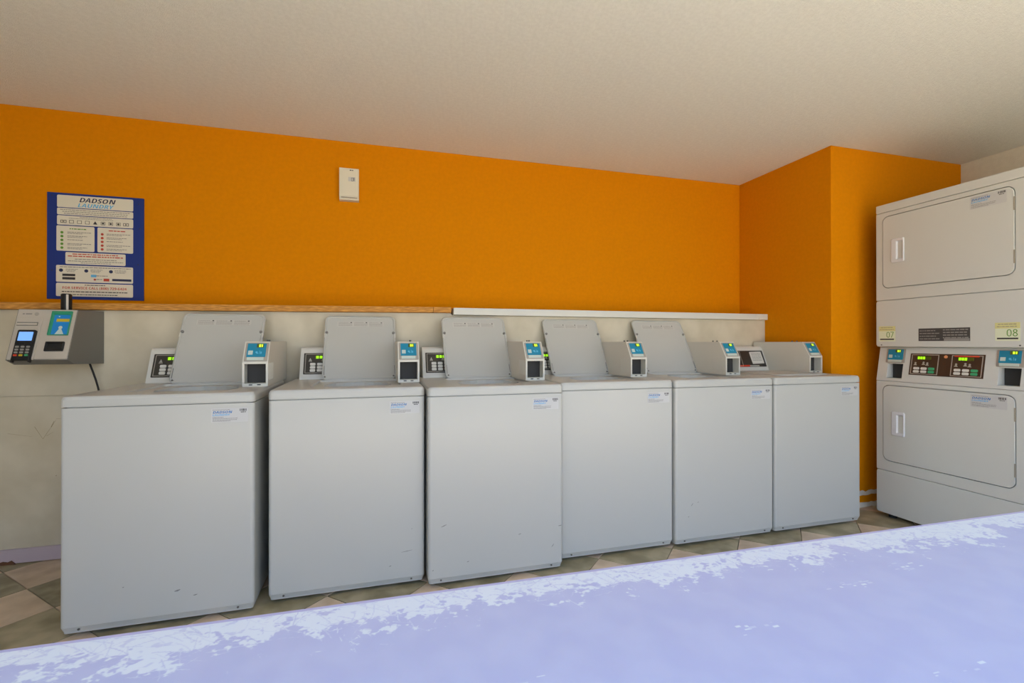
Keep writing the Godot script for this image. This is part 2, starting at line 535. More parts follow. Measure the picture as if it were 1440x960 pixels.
func washer(lid_open: bool) -> Node3D:
	var o := Node3D.new()
	o.name = numbered("washing_machine")
	add_child(o)
	var flat := Transform3D(Basis(Vector3(1, 0, 0), Vector3(0, 0, -1), Vector3(0, 1, 0)), Vector3(WW / 2, 0, -WD / 2))   # loop y -> -z, loop z -> up
	# cabinet: rounded sheet-metal shell with a turned-in foot
	var st := mb()
	var full := rrect(WW, WD, 0.014, 4)
	var low := rrect(WW - 0.012, WD - 0.018, 0.012, 4)
	loft(st, [[low, 0.016], [low, 0.020], [full, 0.042], [full, 0.872]], flat)
	obj(st, "cabinet", M.enamel, o)
	# neck under the top: the seam is a real groove
	st = mb()
	loft(st, [[rrect(WW - 0.024, WD - 0.024, 0.012, 4), 0.868], [rrect(WW - 0.024, WD - 0.024, 0.012, 4), 0.880]], flat)
	obj(st, "neck", M.enamel, o)
	# top: rounded edge, recessed lid seat, tub opening
	st = mb()
	var y1 := 0.917
	var hole_w := 0.416
	var hole_d := 0.405
	var off := Vector2(0.357 - WW / 2, 0.115 + hole_d / 2 - WD / 2)
	var seat := shifted(rrect(hole_w, hole_d, 0.02, 4), off)
	var seat2 := shifted(rrect(hole_w - 0.006, hole_d - 0.006, 0.018, 4), off)
	var tubl := shifted(fit_circle(0.165, 20), off)
	loft(st, [[rrect(WW, WD, 0.014, 4), 0.8755], [rrect(WW + 0.002, WD + 0.002, 0.016, 4), 0.880], [rrect(WW + 0.002, WD + 0.002, 0.018, 4), y1 - 0.014], [rrect(WW - 0.003, WD - 0.003, 0.017, 4), y1 - 0.007], [rrect(WW - 0.010, WD - 0.010, 0.016, 4), y1 - 0.002], [rrect(WW - 0.022, WD - 0.022, 0.014, 4), y1], [seat, y1], [seat2, y1 - 0.009], [tubl, y1 - 0.011], [tubl, y1 - 0.038]], flat, true, false)
	obj(st, "top_panel", M.enamel, o)
	st = mb()
	loft(st, [[shifted(fit_circle(0.160, 20), off), 0.55], [shifted(fit_circle(0.160, 20), off), y1 - 0.036]], flat, true, false)
	obj(st, "tub", M.tub, o)
	# feet and front screws
	for fx in [0.06, WW - 0.06]:
		for fz in [-0.06, -WD + 0.06]:
			st = mb(); disc(st, 0.02, 0.0, 0.018, Transform3D(Basis(Vector3.RIGHT, -PI / 2), Vector3(fx, 0, fz)), 12)
			obj(st, "foot", M.rubber, o)
		st = mb(); disc(st, 0.0045, -0.004, 0.0022, P(fx, 0.031, -0.0035), 8)
		obj(st, "screw", M.screw, o)
	lid(o, lid_open)
	console(o, lid_open)
	meter_case(o)
	sticker(o, P(WW - 0.158, 0.795, 0.0))
	return o

func shifted(p: PackedVector2Array, by: Vector2) -> PackedVector2Array:
	var q := PackedVector2Array()
	for v in p:
		q.append(v + by)
	return q

# circle with as many points, in the same order, as rrect(.., seg = 4)
func fit_circle(r: float, n: int) -> PackedVector2Array:
	var p := PackedVector2Array()
	for q in 4:
		for k in 5:
			var a := PI / 2 - (q + (k + 0.5) / 5.0) * PI / 2
			p.append(Vector2(cos(a), sin(a)) * r)
	return p

func lid(o: Node3D, open: bool) -> void:
	var w := 0.398
	var h := 0.418 if open else 0.398
	var st := mb()
	# underside dished inside a raised rim; local z faces the customer when open
	var a := rrect(w, h, 0.03, 4)
	var b := rrect(w - 0.010, h - 0.010, 0.026, 4)
	var c := rrect(w - 0.020, h - 0.020, 0.022, 4)
	var d := rrect(w - 0.026, h - 0.026, 0.020, 4)
	loft(st, [[rrect(w - 0.012, h - 0.012, 0.026, 4), -0.010], [a, -0.004], [a, 0.004], [b, 0.008], [c, 0.008], [d, 0.0045]], P(0, h / 2, 0))
	var T: Transform3D
	if open:
		T = Transform3D(Basis(Vector3.RIGHT, -0.52), Vector3(0.357, 0.9145, -0.540))
	else:
		T = Transform3D(Basis(Vector3.RIGHT, PI / 2), Vector3(0.357, 0.914, -0.521))
	var l := obj(st, "lid", M.enamel, o, T)
	if not open:
		return
	for s in [-1.0, 1.0]:
		st = mb(); disc(st, 0.0075, 0.004, 0.014, P(s * (w / 2 - 0.013), h * 0.72, 0), 10, 0.002)
		obj(st, "bumper", M.scuff, l)
		st = mb(); disc(st, 0.005, 0.003, 0.0095, P(s * (w / 2 - 0.016), 0.018, 0), 8, 0.001)
		obj(st, "hinge_screw", M.screw, l)
		st = mb(); box2(st, Vector3(s * (w / 2 - 0.004) - 0.004, h * 0.64, -0.006), Vector3(s * (w / 2 - 0.004) + 0.004, h * 0.705, 0.008), 0.002)
		obj(st, "lid_tab", M.plastic, l)
		st = mb(); box2(st, Vector3(s * (w / 2 - 0.010) - 0.0015, 0.03, 0.004), Vector3(s * (w / 2 - 0.010) + 0.0015, 0.085, 0.009), 0.0005)
		obj(st, "hinge_slot", M.scuff, l)
	st = mb(); rbox(st, Vector3(0.262, 0.034, 0.0008), 0.002, 0.0003, P(0, h * 0.865, 0.0048), 2)
	var lab := obj(st, "warning_label", M.lid_label, l)
	st = mb()
	for c3 in 3:
		var x0 := -0.124 + c3 * 0.086
		for r in 4:
			dashes(st, x0, x0 + (0.055 if r == 0 else 0.076), h * 0.865 + 0.011 - r * 0.0072, 0.0022, P(0, 0, 0.0054))
	obj(st, "small_print", M.ink_soft, lab)
	st = mb()
	for c3 in 3:
		var x0 := -0.124 + c3 * 0.086
		patch(st, x0 + 0.066, h * 0.865 + 0.008, x0 + 0.074, h * 0.865 + 0.014, P(0, 0, 0.0054))
	obj(st, "pictograms", M.ink, lab)

func console(o: Node3D, open: bool) -> void:
	# side profile (z, y), swept along x
	var sweep := Transform3D(Basis(Vector3(0, 0, 1), Vector3(0, 1, 0), Vector3(1, 0, 0)), Vector3.ZERO)   # poly x -> z, y -> y, depth -> x
	var prof := PackedVector2Array([Vector2(-0.605, 0.916), Vector2(-0.608, 0.928), Vector2(-0.672, 1.078), Vector2(-0.680, 1.088), Vector2(-0.692, 1.094), Vector2(-0.75, 1.094), Vector2(-0.75, 0.916)])
	var st := mb()
	extrude(st, prof, 0.036, 0.552, sweep)
	var c := obj(st, "control_console", M.plastic, o)
	# slanted face frame: origin at its lower left
	var along := Vector3(0, 0.150, -0.064)
	var len_ := along.length()
	var up := along.normalized()
	var face := Transform3D(Basis(Vector3.RIGHT, up, Vector3.RIGHT.cross(up)), Vector3(0.036, 0.928, -0.608))
	st = mb(); box2(st, Vector3(0.018, 0.018, -0.002), Vector3(0.505, len_ - 0.018, 0.0025), 0.0008, 0.003)
	obj(st, "fascia", M.fascia, c, face)
	st = mb()
	frame(st, 0.026, 0.024, 0.30, len_ - 0.024, 0.003, 0.0036)
	obj(st, "fascia_frame", M.silver, c, face)
	st = mb(); box2(st, Vector3(0.076, len_ - 0.054, 0.0022), Vector3(0.150, len_ - 0.034, 0.0034), 0.0004)
	obj(st, "display", M.led_dim, c, face)
	st = mb()
	for k in 3:
		box2(st, Vector3(0.082 + k * 0.019, len_ - 0.052, 0.003), Vector3(0.096 + k * 0.019, len_ - 0.036, 0.0042), 0.0003)
	obj(st, "display_digits", M.led, c, face)
	for col in 3:
		for row in 3:
			st = mb(); rbox(st, Vector3(0.028, 0.0155, 0.004), 0.004, 0.001, P(0.066 + col * 0.037, 0.040 + row * 0.0185, 0.0035), 2)
			obj(st, "button", M.key_white, c, face)
	st = mb()
	for q in [[0.052, 0.098], [0.120, 0.100]]:
		tri(st, Vector3(q[0] - 0.008, q[1], 0.0032), Vector3(q[0], q[1] + 0.018, 0.0032), Vector3(q[0] + 0.008, q[1], 0.0032))
		patch(st, q[0] - 0.009, q[1] - 0.005, q[0] + 0.009, q[1] - 0.002, P(0, 0, 0.0032))
	obj(st, "pictograms", M.icon, c, face)
	# right half of the panel: instruction card and a red strip
	st = mb(); rbox(st, Vector3(0.105, 0.094, 0.002), 0.004, 0.0005, P(0.437, 0.088, 0.0035) * Transform3D(Basis(Vector3.BACK, 0.03), Vector3.ZERO), 2)
	var card := obj(st, "instruction_card", M.key_white, c, face)
	card.set_meta("label", "pale instruction card")
	st = mb()
	for r in 6:
		dashes(st, 0.395, 0.478, 0.122 - r * 0.011, 0.004, P(0, 0, 0.0048))
	obj(st, "small_print", M.ink_soft, c, face)
	st = mb(); box2(st, Vector3(0.245, 0.019, 0.002), Vector3(0.355, 0.032, 0.0034), 0.0003)
	obj(st, "red_strip", M.red, c, face)
	st = mb(); box2(st, Vector3(0.356, 0.020, 0.002), Vector3(0.44, 0.030, 0.0034), 0.0003)
	obj(st, "silver_strip", M.icon, c, face)
	st = mb(); disc(st, 0.004, 0, 0.003, Transform3D(Basis(Vector3.RIGHT, -PI / 2), Vector3(0.30, 1.094, -0.705)), 8)
	obj(st, "screw", M.screw, c)

func frame(st: SurfaceTool, x0: float, y0: float, x1: float, y1: float, t: float, z: float) -> void:
	for q in [[x0, y0, x1, y0 + t], [x0, y1 - t, x1, y1], [x0, y0 + t, x0 + t, y1 - t], [x1 - t, y0 + t, x1, y1 - t]]:
		box2(st, Vector3(q[0], q[1], z - 0.0015), Vector3(q[2], q[3], z), 0.0003)

func meter_case(o: Node3D) -> void:
	var x0 := 0.552
	var x1 := 0.660
	var zf := -0.262
	var zb := -0.755
	var yb := 0.917
	var ym := 1.030
	var yt := 1.127
	var back := 0.056
	var sweep := Transform3D(Basis(Vector3(0, 0, 1), Vector3(0, 1, 0), Vector3(1, 0, 0)), Vector3.ZERO)
	var st := mb()
	var side := PackedVector2Array([Vector2(zf, yb), Vector2(zf, ym), Vector2(zf - back, yt - 0.004), Vector2(zf - back - 0.006, yt), Vector2(zb, yt), Vector2(zb, yb)])
	extrude(st, side, x0, x0 + 0.009, sweep)
	extrude(st, side, x1 - 0.009, x1, sweep)
	extrude(st, PackedVector2Array([Vector2(zf + 0.0, ym - 0.008), Vector2(zf, ym), Vector2(zf - back, yt - 0.004), Vector2(zf - back - 0.006, yt), Vector2(zb, yt), Vector2(zb, ym - 0.008)]), x0 + 0.008, x1 - 0.008, sweep)
	extrude(st, PackedVector2Array([Vector2(zf, yb), Vector2(zf, yb + 0.014), Vector2(zb, yb + 0.014), Vector2(zb, yb)]), x0 + 0.008, x1 - 0.008, sweep)
	extrude(st, PackedVector2Array([Vector2(zf - 0.058, yb + 0.013), Vector2(zf - 0.058, ym - 0.007), Vector2(zb, ym - 0.007), Vector2(zb, yb + 0.013)]), x0 + 0.008, x1 - 0.008, sweep)
	var c := obj(st, "card_reader_case", M.meter, o)
	st = mb(); box2(st, Vector3(x0 + 0.009, yb + 0.014, zf - 0.058), Vector3(x1 - 0.009, ym - 0.008, zf - 0.054), 0.0005)
	obj(st, "recess_back", M.hollow, c)
	# reader on the slanted upper face
	var along := Vector3(0, yt - 0.004 - ym, -back)
	var up := along.normalized()
	var F := Transform3D(Basis(Vector3.RIGHT, up, Vector3.RIGHT.cross(up)), Vector3(x0 + 0.006, ym, zf)) * P(0, 0.004, -0.001)
	reader_face(c, F, x1 - x0 - 0.010, along.length() - 0.008)
	st = mb()
	for x in [x0 + 0.035, x0 + 0.07]:
		rbox(st, Vector3(0.016, 0.005, 0.002), 0.0024, 0.0005, P(x, yb + 0.008, zf), 2)
	obj(st, "slots", M.hollow, c)
	# louvred plate on each flank
	for s in [-1.0, 1.0]:
		st = mb()
		var fx := x0 if s < 0 else x1
		for k in 12:
			box2(st, Vector3(fx - 0.0008, yb + 0.028, zf - 0.022 - k * 0.0095), Vector3(fx + 0.0008, ym - 0.006, zf - 0.017 - k * 0.0095), 0.0003)
		obj(st, "louvres", M.meter, c)
	for z in [zf - 0.17, zf - 0.21]:
		st = mb(); disc(st, 0.005, 0, 0.009, Transform3D(Basis(Vector3.RIGHT, -PI / 2), Vector3((x0 + x1) / 2 + 0.02, yt, z)), 8)
		obj(st, "lock", M.screw, c)

func scuffs(o: Node3D, list: Array) -> void:
	for a in list:
		var st := mb()
		var p := Vector2(a[0], a[1])
		var q := Vector2(a[2], a[3])
		var s := (q - p).orthogonal().normalized() * float(a[4]) * 0.5
		extrude(st, PackedVector2Array([p + s * 0.3, (p + q) / 2 + s, q + s * 0.3, q - s * 0.3, (p + q) / 2 - s * 0.6, p - s * 0.3]), -0.001, 0.0004)
		obj(st, "scuff_mark", M.scuff, o)

# ---------------------------------------------------------------- stacked dryer
func dryer() -> void:
	var W := 0.773
	var D := 0.80
	var o := thing("stacked_dryer", "tall white stacked double dryer numbered 07 and 08 beside the orange pier", "dryer", Vector3(3.137, 0, -2.318), -PI / 2)
	var st := mb()
	box2(st, Vector3(0.003, 0.03, -D), Vector3(W - 0.003, 0.877, -0.018), 0.004)
	box2(st, Vector3(0.003, 0.877, -D), Vector3(W - 0.003, 1.094, -0.10), 0.004)
	box2(st, Vector3(0.003, 1.094, -D), Vector3(W - 0.003, 2.008, -0.018), 0.004)
	obj(st, "cabinet", M.dryer, o)
	# sheet-metal fronts and sides
	for q in [["bottom_panel", 0.030, 0.3025], ["lower_front", 0.3045, 0.8765], ["middle_panel", 1.0965, 1.3915], ["upper_front", 1.3935, 1.9565], ["top_band", 1.9585, 2.010]]:
		st = mb()
		var b := 0.004
		if q[0] in ["lower_front", "upper_front"]:
			# sheet with a rounded opening that the door sits in
			var dy: Array = [0.372, 0.848] if q[0] == "lower_front" else [1.472, 1.926]
			var ph: float = q[2] - q[1]
			var mid := Vector2(W / 2, (q[1] + q[2]) / 2)
			var hole := shifted(rrect(0.653 + 0.009, dy[1] - dy[0] + 0.009, 0.039, 6), Vector2(0.3725, (dy[0] + dy[1]) / 2) - mid)
			loft(st, [[rrect(W, ph, 0.004, 6), -0.018], [rrect(W, ph, 0.004, 6), -0.003], [rrect(W - 0.006, ph - 0.006, 0.003, 6), 0.0], [hole, 0.0], [hole, -0.0185]], P(mid.x, mid.y, 0), false, false)
		else:
			box2(st, Vector3(0, q[1], -0.018), Vector3(W, q[2], 0), b, 0.014 if q[0] in ["bottom_panel", "middle_panel"] else 0.004)
		box2(st, Vector3(0, q[1], -D), Vector3(0.004, q[2], -0.010), 0.001)
		box2(st, Vector3(W - 0.004, q[1], -D), Vector3(W, q[2], -0.010), 0.001)
		obj(st, q[0], M.dryer, o)
	# slanted control strip between the two drums
	var sweep := Transform3D(Basis(Vector3(0, 0, 1), Vector3(0, 1, 0), Vector3(1, 0, 0)), Vector3.ZERO)
	st = mb()
	var face_z := func(y: float) -> float: return -0.002 - 0.036 * (y - 0.884) / 0.208
	var whole := PackedVector2Array([Vector2(-0.002, 0.8785), Vector2(-0.002, 0.884), Vector2(-0.038, 1.092), Vector2(-0.30, 1.092), Vector2(-0.30, 0.8785)])
	for q in [[0.0, 0.060], [0.152, 0.624], [0.716, W]]:
		extrude(st, whole, q[0], q[1], sweep)
	for q in [[0.060, 0.152], [0.624, 0.716]]:
		extrude(st, PackedVector2Array([Vector2(-0.002, 0.8785), Vector2(-0.002, 0.884), Vector2(face_z.call(0.897), 0.897), Vector2(-0.30, 0.897), Vector2(-0.30, 0.8785)]), q[0], q[1], sweep)
		extrude(st, PackedVector2Array([Vector2(face_z.call(0.989), 0.989), Vector2(-0.038, 1.092), Vector2(-0.30, 1.092), Vector2(-0.30, 0.989)]), q[0], q[1], sweep)
	var c := obj(st, "control_panel", M.dryer, o)
	var along := Vector3(0, 1.092 - 0.884, -0.036)
	var up := along.normalized()
	var F := Transform3D(Basis(Vector3.RIGHT, up, Vector3.RIGHT.cross(up)), Vector3(0, 0.884, -0.002))
	st = mb(); box2(st, Vector3(0.190, 0.042, -0.002), Vector3(0.562, 0.174, 0.002), 0.0006)
	obj(st, "fascia", M.brown, c, F)
	var n := 0
	for x in [0.198, 0.408]:
		st = mb()
		frame(st, x, 0.048, x + 0.146, 0.168, 0.004, 0.0035)
		obj(st, "fascia_frame", M.silver, c, F)
		st = mb(); box2(st, Vector3(x + 0.030, 0.138, 0.0015), Vector3(x + 0.105, 0.156, 0.003), 0.0004)
		obj(st, "display", M.hinge if false else M.led_dim, c, F)
		st = mb()
		for k in 3:
			box2(st, Vector3(x + 0.034 + k * 0.014, 0.139, 0.0026), Vector3(x + 0.0455 + k * 0.014, 0.155, 0.0038), 0.0003)
		obj(st, "display_digits", M.led, c, F)
		if n == 1:
			st = mb(); box2(st, Vector3(x + 0.012, 0.159, 0.0015), Vector3(x + 0.128, 0.166, 0.0036), 0.0003)
			obj(st, "red_strip", M.red, c, F)
		st = mb()
		for q in [[x + 0.024, 0.104], [x + 0.068, 0.108], [x + 0.088, 0.104]]:
			disc(st, 0.0055, 0.0015, 0.003, P(q[0], q[1] + 0.012, 0), 8)
			tri(st, Vector3(q[0] - 0.010, q[1] - 0.002, 0.003), Vector3(q[0], q[1] + 0.012, 0.003), Vector3(q[0] + 0.010, q[1] - 0.002, 0.003))
		obj(st, "pictograms", M.icon, c, F)
		for col in 3:
			for row in 2:
				st = mb(); rbox(st, Vector3(0.032, 0.015, 0.004), 0.005, 0.001, P(x + 0.032 + col * 0.040, 0.064 + row * 0.019, 0.003), 2)
				obj(st, "button", M.key_green if col == 2 else M.key_white, c, F)
		n += 1
	st = mb(); disc(st, 0.009, 0.0, 0.0035, P(0.378, 0.157, 0), 14)
	obj(st, "round_badge", M.badge, c, F)
	for x in [0.048, 0.612]:
		reader_face(c, F * P(x, 0.112, 0.0005), 0.112, 0.090)
		# card pocket below the reader
		st = mb(); box2(st, Vector3(x + 0.010, 0.895, -0.075), Vector3(x + 0.106, 0.991, -0.062), 0.0005)
		obj(st, "pocket_back", M.hollow, c)
	# doors
	for y in [[0.372, 0.848], [1.472, 1.926]]:
		var x0 := 0.046
		var x1 := 0.699
		var h: float = y[1] - y[0]
		var ctr := P((x0 + x1) / 2, y[0] + h / 2, 0)
		st = mb()
		rbox(st, Vector3(x1 - x0, h, 0.013), 0.035, 0.0015, ctr * P(0, 0, -0.0035), 6)
		var door := obj(st, "door", M.dryer, o)
		# recessed pull
		st = mb()
		var hc := P(0.137, y[0] + h * 0.505, 0.003)
		var e := rrect(0.076, 0.150, 0.008, 4)
		var e1 := rrect(0.070, 0.144, 0.007, 4)
		var pocket := shifted(rrect(0.040, 0.118, 0.006, 4), Vector2(0.012, 0))
		var deep := shifted(rrect(0.026, 0.104, 0.004, 4), Vector2(0.014, 0))
		loft(st, [[e, -0.002], [e, 0.004], [e1, 0.006], [pocket, 0.006], [deep, -0.0005]], hc, false, true)
		obj(st, "handle", mat(Color(0.84, 0.845, 0.85), 0.3), door)
		for hy in [0.80, 0.20]:
			st = mb(); box2(st, Vector3(x1 - 0.003, y[0] + h * hy - 0.035, -0.001), Vector3(x1 + 0.003, y[0] + h * hy + 0.035, 0.0042), 0.001)
			obj(st, "hinge", M.hinge, door)
	sticker(o, P(0.512, 1.850, 0.0032), 0.158, 0.068)
	sticker(o, P(0.512, 0.772, 0.0032), 0.158, 0.068)
	# number tags and rating plate on the middle panel
	for q in [[0.018, "07"], [0.619, "08"]]:
		st = mb(); box2(st, Vector3(q[0], 1.130, 0), Vector3(q[0] + 0.102, 1.226, 0.0008), 0.0002)
		var tg := obj(st, "number_tag", M.tag_white, o)
		tg.set_meta("label", "number tag reading " + str(q[1]))
		st = mb(); box2(st, Vector3(q[0], 1.195, 0.0004), Vector3(q[0] + 0.102, 1.226, 0.0011), 0.0002)
		obj(st, "yellow_heading", M.tag_yellow, tg)
		text(q[1], "number", M.ink_green, tg, 0.044, 0.036, P(q[0] + 0.048, 1.154, 0.001), 0.0, false)
		st = mb(); patch(st, q[0] + 0.008, 1.139, q[0] + 0.094, 1.147, P(0, 0, 0.0011))
		obj(st, "dark_line", M.ink, tg)
		st = mb()
		dashes(st, q[0] + 0.008, q[0] + 0.094, 1.205, 0.004, P(0, 0, 0.0013))
		dashes(st, q[0] + 0.012, q[0] + 0.090, 1.217, 0.004, P(0, 0, 0.0013))
		obj(st, "small_print", M.hinge, tg)
	st = mb(); box2(st, Vector3(0.252, 1.131, 0), Vector3(0.510, 1.206, 0.0008), 0.0002)
	var rp := obj(st, "rating_plate", M.rating, o)
	rp.set_meta("label", "dark plate of fine print")
	st = mb()
	for r in 4:
		dashes(st, 0.258, 0.345 + 0.02 * (r % 2), 1.192 - r * 0.016, 0.005, P(0, 0, 0.0011))
		dashes(st, 0.380, 0.503, 1.195 - r * 0.015, 0.006, P(0, 0, 0.0011))
	patch(st, 0.385, 1.1325, 0.508, 1.146, P(0, 0, 0.0011))
	obj(st, "small_print", M.ink_soft, rp)
	for x in [0.035, 0.72]:
		st = mb(); disc(st, 0.004, 0, 0.002, P(x, 1.107, 0), 8)
		obj(st, "screw", M.screw, o)
	for fx in [0.06, W - 0.06]:
		for fz in [-0.06, -D + 0.06]:
			st = mb(); disc(st, 0.022, 0.0, 0.034, Transform3D(Basis(Vector3.RIGHT, -PI / 2), Vector3(fx, 0, fz)), 12)
			obj(st, "foot", M.rubber, o)

# ---------------------------------------------------------------- things on the walls
func sign_board() -> void:
	var w := 0.464
	var h := 0.602
	var o := thing("laundry_sign", "blue laundry instruction sign with white panels on the orange wall", "sign", Vector3(-1.784, 1.368, WALL_Z))
	var st := mb()
	box2(st, Vector3(0, 0, 0.002), Vector3(w, h, 0.008), 0.001, 0.002)
	obj(st, "board", M.sign_blue, o)
	var Z := 0.0085
	# panels: x0, y0 (from the top), x1, y1 as fractions of the board
	var panels := [[0.10, 0.020, 0.885, 0.135], [0.10, 0.142, 0.885, 0.205], [0.10, 0.212, 0.885, 0.300], [0.095, 0.308, 0.480, 0.545], [0.510, 0.308, 0.885, 0.545], [0.185, 0.556, 0.805, 0.668], [0.092, 0.680, 0.885, 0.838], [0.092, 0.848, 0.885, 0.972]]
	var nodes := []
	for p in panels:
		st = mb()
		box2(st, Vector3(p[0] * w, h - p[3] * h, 0.0075), Vector3(p[2] * w, h - p[1] * h, Z), 0.0004, 0.006)
		nodes.append(obj(st, "panel", M.sign_white, o))
	var L := P(0, 0, Z + 0.0003)
	var B := func(fx: float, fy: float) -> Vector2: return Vector2(fx * w, h - fy * h)
	# heading
	text("DADSON", "lettering", M.ink_navy, nodes[0], 0.36 * w, 0.042 * h, P(0.325 * w, h - 0.078 * h, Z + 0.0003), 0.30)
	text("LAUNDRY", "lettering", M.ink_cyan, nodes[0], 0.36 * w, 0.036 * h, P(0.308 * w, h - 0.126 * h, Z + 0.0003), 0.30)
	st = mb()
	for r in 3:
		dashes(st, 0.13 * w, 0.86 * w, h - (0.157 + 0.017 * r) * h, 0.0040, L, r > 0)
	obj(st, "small_print", M.ink_soft, nodes[1])
	st = mb()
	dashes(st, 0.33 * w, 0.66 * w, h - 0.222 * h, 0.0036, L)
	dashes(st, 0.22 * w, 0.68 * w, h - 0.236 * h, 0.0030, L)
	obj(st, "small_print", M.ink_soft, nodes[2])
	st = mb()
	for k in 9:
		var cx := (0.165 + 0.0805 * k) * w
		var cy := h - 0.268 * h
		var s := 0.0105
		if k == 4:
			tri(st, Vector3(cx - s, cy - s * 0.8, Z + 0.0004), Vector3(cx, cy + s, Z + 0.0004), Vector3(cx + s, cy - s * 0.8, Z + 0.0004))
		elif k == 0 or k == 8:
			for q in 2:
				frame(st, cx - s * 1.3 + q * s * 1.4, cy - s * 0.8, cx - s * 0.1 + q * s * 1.4, cy + s * 0.8, 0.0026, Z + 0.0006)
		else:
			frame(st, cx - s, cy - s * 0.9, cx + s, cy + s * 0.9, 0.0020, Z + 0.0006)
			if k > 4:
				disc(st, s * 0.55, Z - 0.001, Z + 0.0005, P(cx, cy, 0), 10)
	obj(st, "laundry_symbols", M.ink, nodes[2])
	# the two lists
	for q in [[3, 0.150, 0.205, 0.445, M.ink_green], [4, 0.560, 0.605, 0.855, M.ink_red]]:
		st = mb()
		dashes(st, q[2] * w + 0.01, (q[3] - 0.05) * w, h - 0.335 * h, 0.0055, L)
		for r in 5:
			disc(st, 0.0072, Z - 0.001, Z + 0.0006, P(q[1] * w, h - (0.372 + 0.036 * r) * h, 0), 12)
		obj(st, "list_marks", q[4], nodes[q[0]])
		st = mb()
		for r in 5:
			dashes(st, q[2] * w, (q[3] - 0.04 * (r % 3)) * w, h - (0.367 + 0.036 * r) * h, 0.0038, L)
			if r != 2:
				dashes(st, q[2] * w, (q[3] - 0.09) * w, h - (0.379 + 0.036 * r) * h, 0.0034, L)
		obj(st, "small_print", M.ink_soft, nodes[q[0]])
	st = mb()
	dashes(st, 0.24 * w, 0.74 * w, h - 0.572 * h, 0.0055, L, true)
	dashes(st, 0.21 * w, 0.78 * w, h - 0.592 * h, 0.0060, L)
	obj(st, "red_print", M.ink_red, nodes[5])
	st = mb()
	dashes(st, 0.28 * w, 0.71 * w, h - 0.620 * h, 0.0045, L)
	dashes(st, 0.21 * w, 0.78 * w, h - 0.638 * h, 0.0042, L)
	dashes(st, 0.34 * w, 0.66 * w, h - 0.654 * h, 0.0036, L)
	obj(st, "small_print", M.ink_soft, nodes[5])
	# steps with badges and payment marks
	st = mb()
	dashes(st, 0.13 * w, 0.86 * w, h - 0.696 * h, 0.0046, L)
	for k in 3:
		dashes(st, (0.19 + 0.25 * k) * w, (0.31 + 0.255 * k) * w, h - 0.716 * h, 0.0034, L)
		dashes(st, (0.19 + 0.25 * k) * w, (0.29 + 0.26 * k) * w, h - 0.728 * h, 0.0034, L)
		dashes(st, (0.20 + 0.25 * k) * w, (0.28 + 0.26 * k) * w, h - 0.740 * h, 0.0030, L)
	dashes(st, 0.50 * w, 0.62 * w, h - 0.772 * h, 0.0046, L)
	dashes(st, 0.50 * w, 0.56 * w, h - 0.806 * h, 0.0046, L)
	obj(st, "small_print", M.ink_soft, nodes[6])
	st = mb()
	for k in 3:
		disc(st, 0.0095, Z - 0.001, Z + 0.0006, P((0.142 + 0.255 * k) * w, h - 0.728 * h, 0), 14)
	patch(st, 0.665 * w, h - 0.818 * h, 0.868 * w, h - 0.796 * h, L)
	obj(st, "badges", M.ink_navy, nodes[6])
	st = mb()
	patch(st, 0.155 * w, h - 0.782 * h, 0.285 * w, h - 0.760 * h, L)
	patch(st, 0.155 * w, h - 0.815 * h, 0.285 * w, h - 0.792 * h, L)
	obj(st, "store_marks", M.ink, nodes[6])
	st = mb(); patch(st, 0.445 * w, h - 0.786 * h, 0.50 * w, h - 0.762 * h, L)
	obj(st, "blue_mark", M.ink_cyan, nodes[6])
	st = mb(); patch(st, 0.575 * w, h - 0.822 * h, 0.635 * w, h - 0.796 * h, L)
	disc(st, 0.006, Z - 0.001, Z + 0.0005, P(0.485 * w, h - 0.808 * h, 0), 10)
	obj(st, "red_mark", M.ink_red, nodes[6])
	# service line
	text("FOR SERVICE CALL (800) 729-6424", "lettering", M.ink_red, nodes[7], 0.66 * w, 0.028 * h, P(0.157 * w, h - 0.908 * h, Z + 0.0003))
	st = mb()
	dashes(st, 0.38 * w, 0.60 * w, h - 0.864 * h, 0.0040, L)
	dashes(st, 0.15 * w, 0.83 * w, h - 0.928 * h, 0.0050, L)
	dashes(st, 0.26 * w, 0.72 * w, h - 0.955 * h, 0.0042, L)
	obj(st, "small_print", M.ink, nodes[7])
	for q in [[0.05, 0.03], [0.945, 0.06], [0.955, 0.30], [0.94, 0.65], [0.05, 0.73], [0.50, 0.012]]:
		st = mb(); disc(st, 0.004, 0.0075, 0.0095, P(q[0] * w, h - q[1] * h, 0), 8)
		obj(st, "screw", M.ink_navy, o)

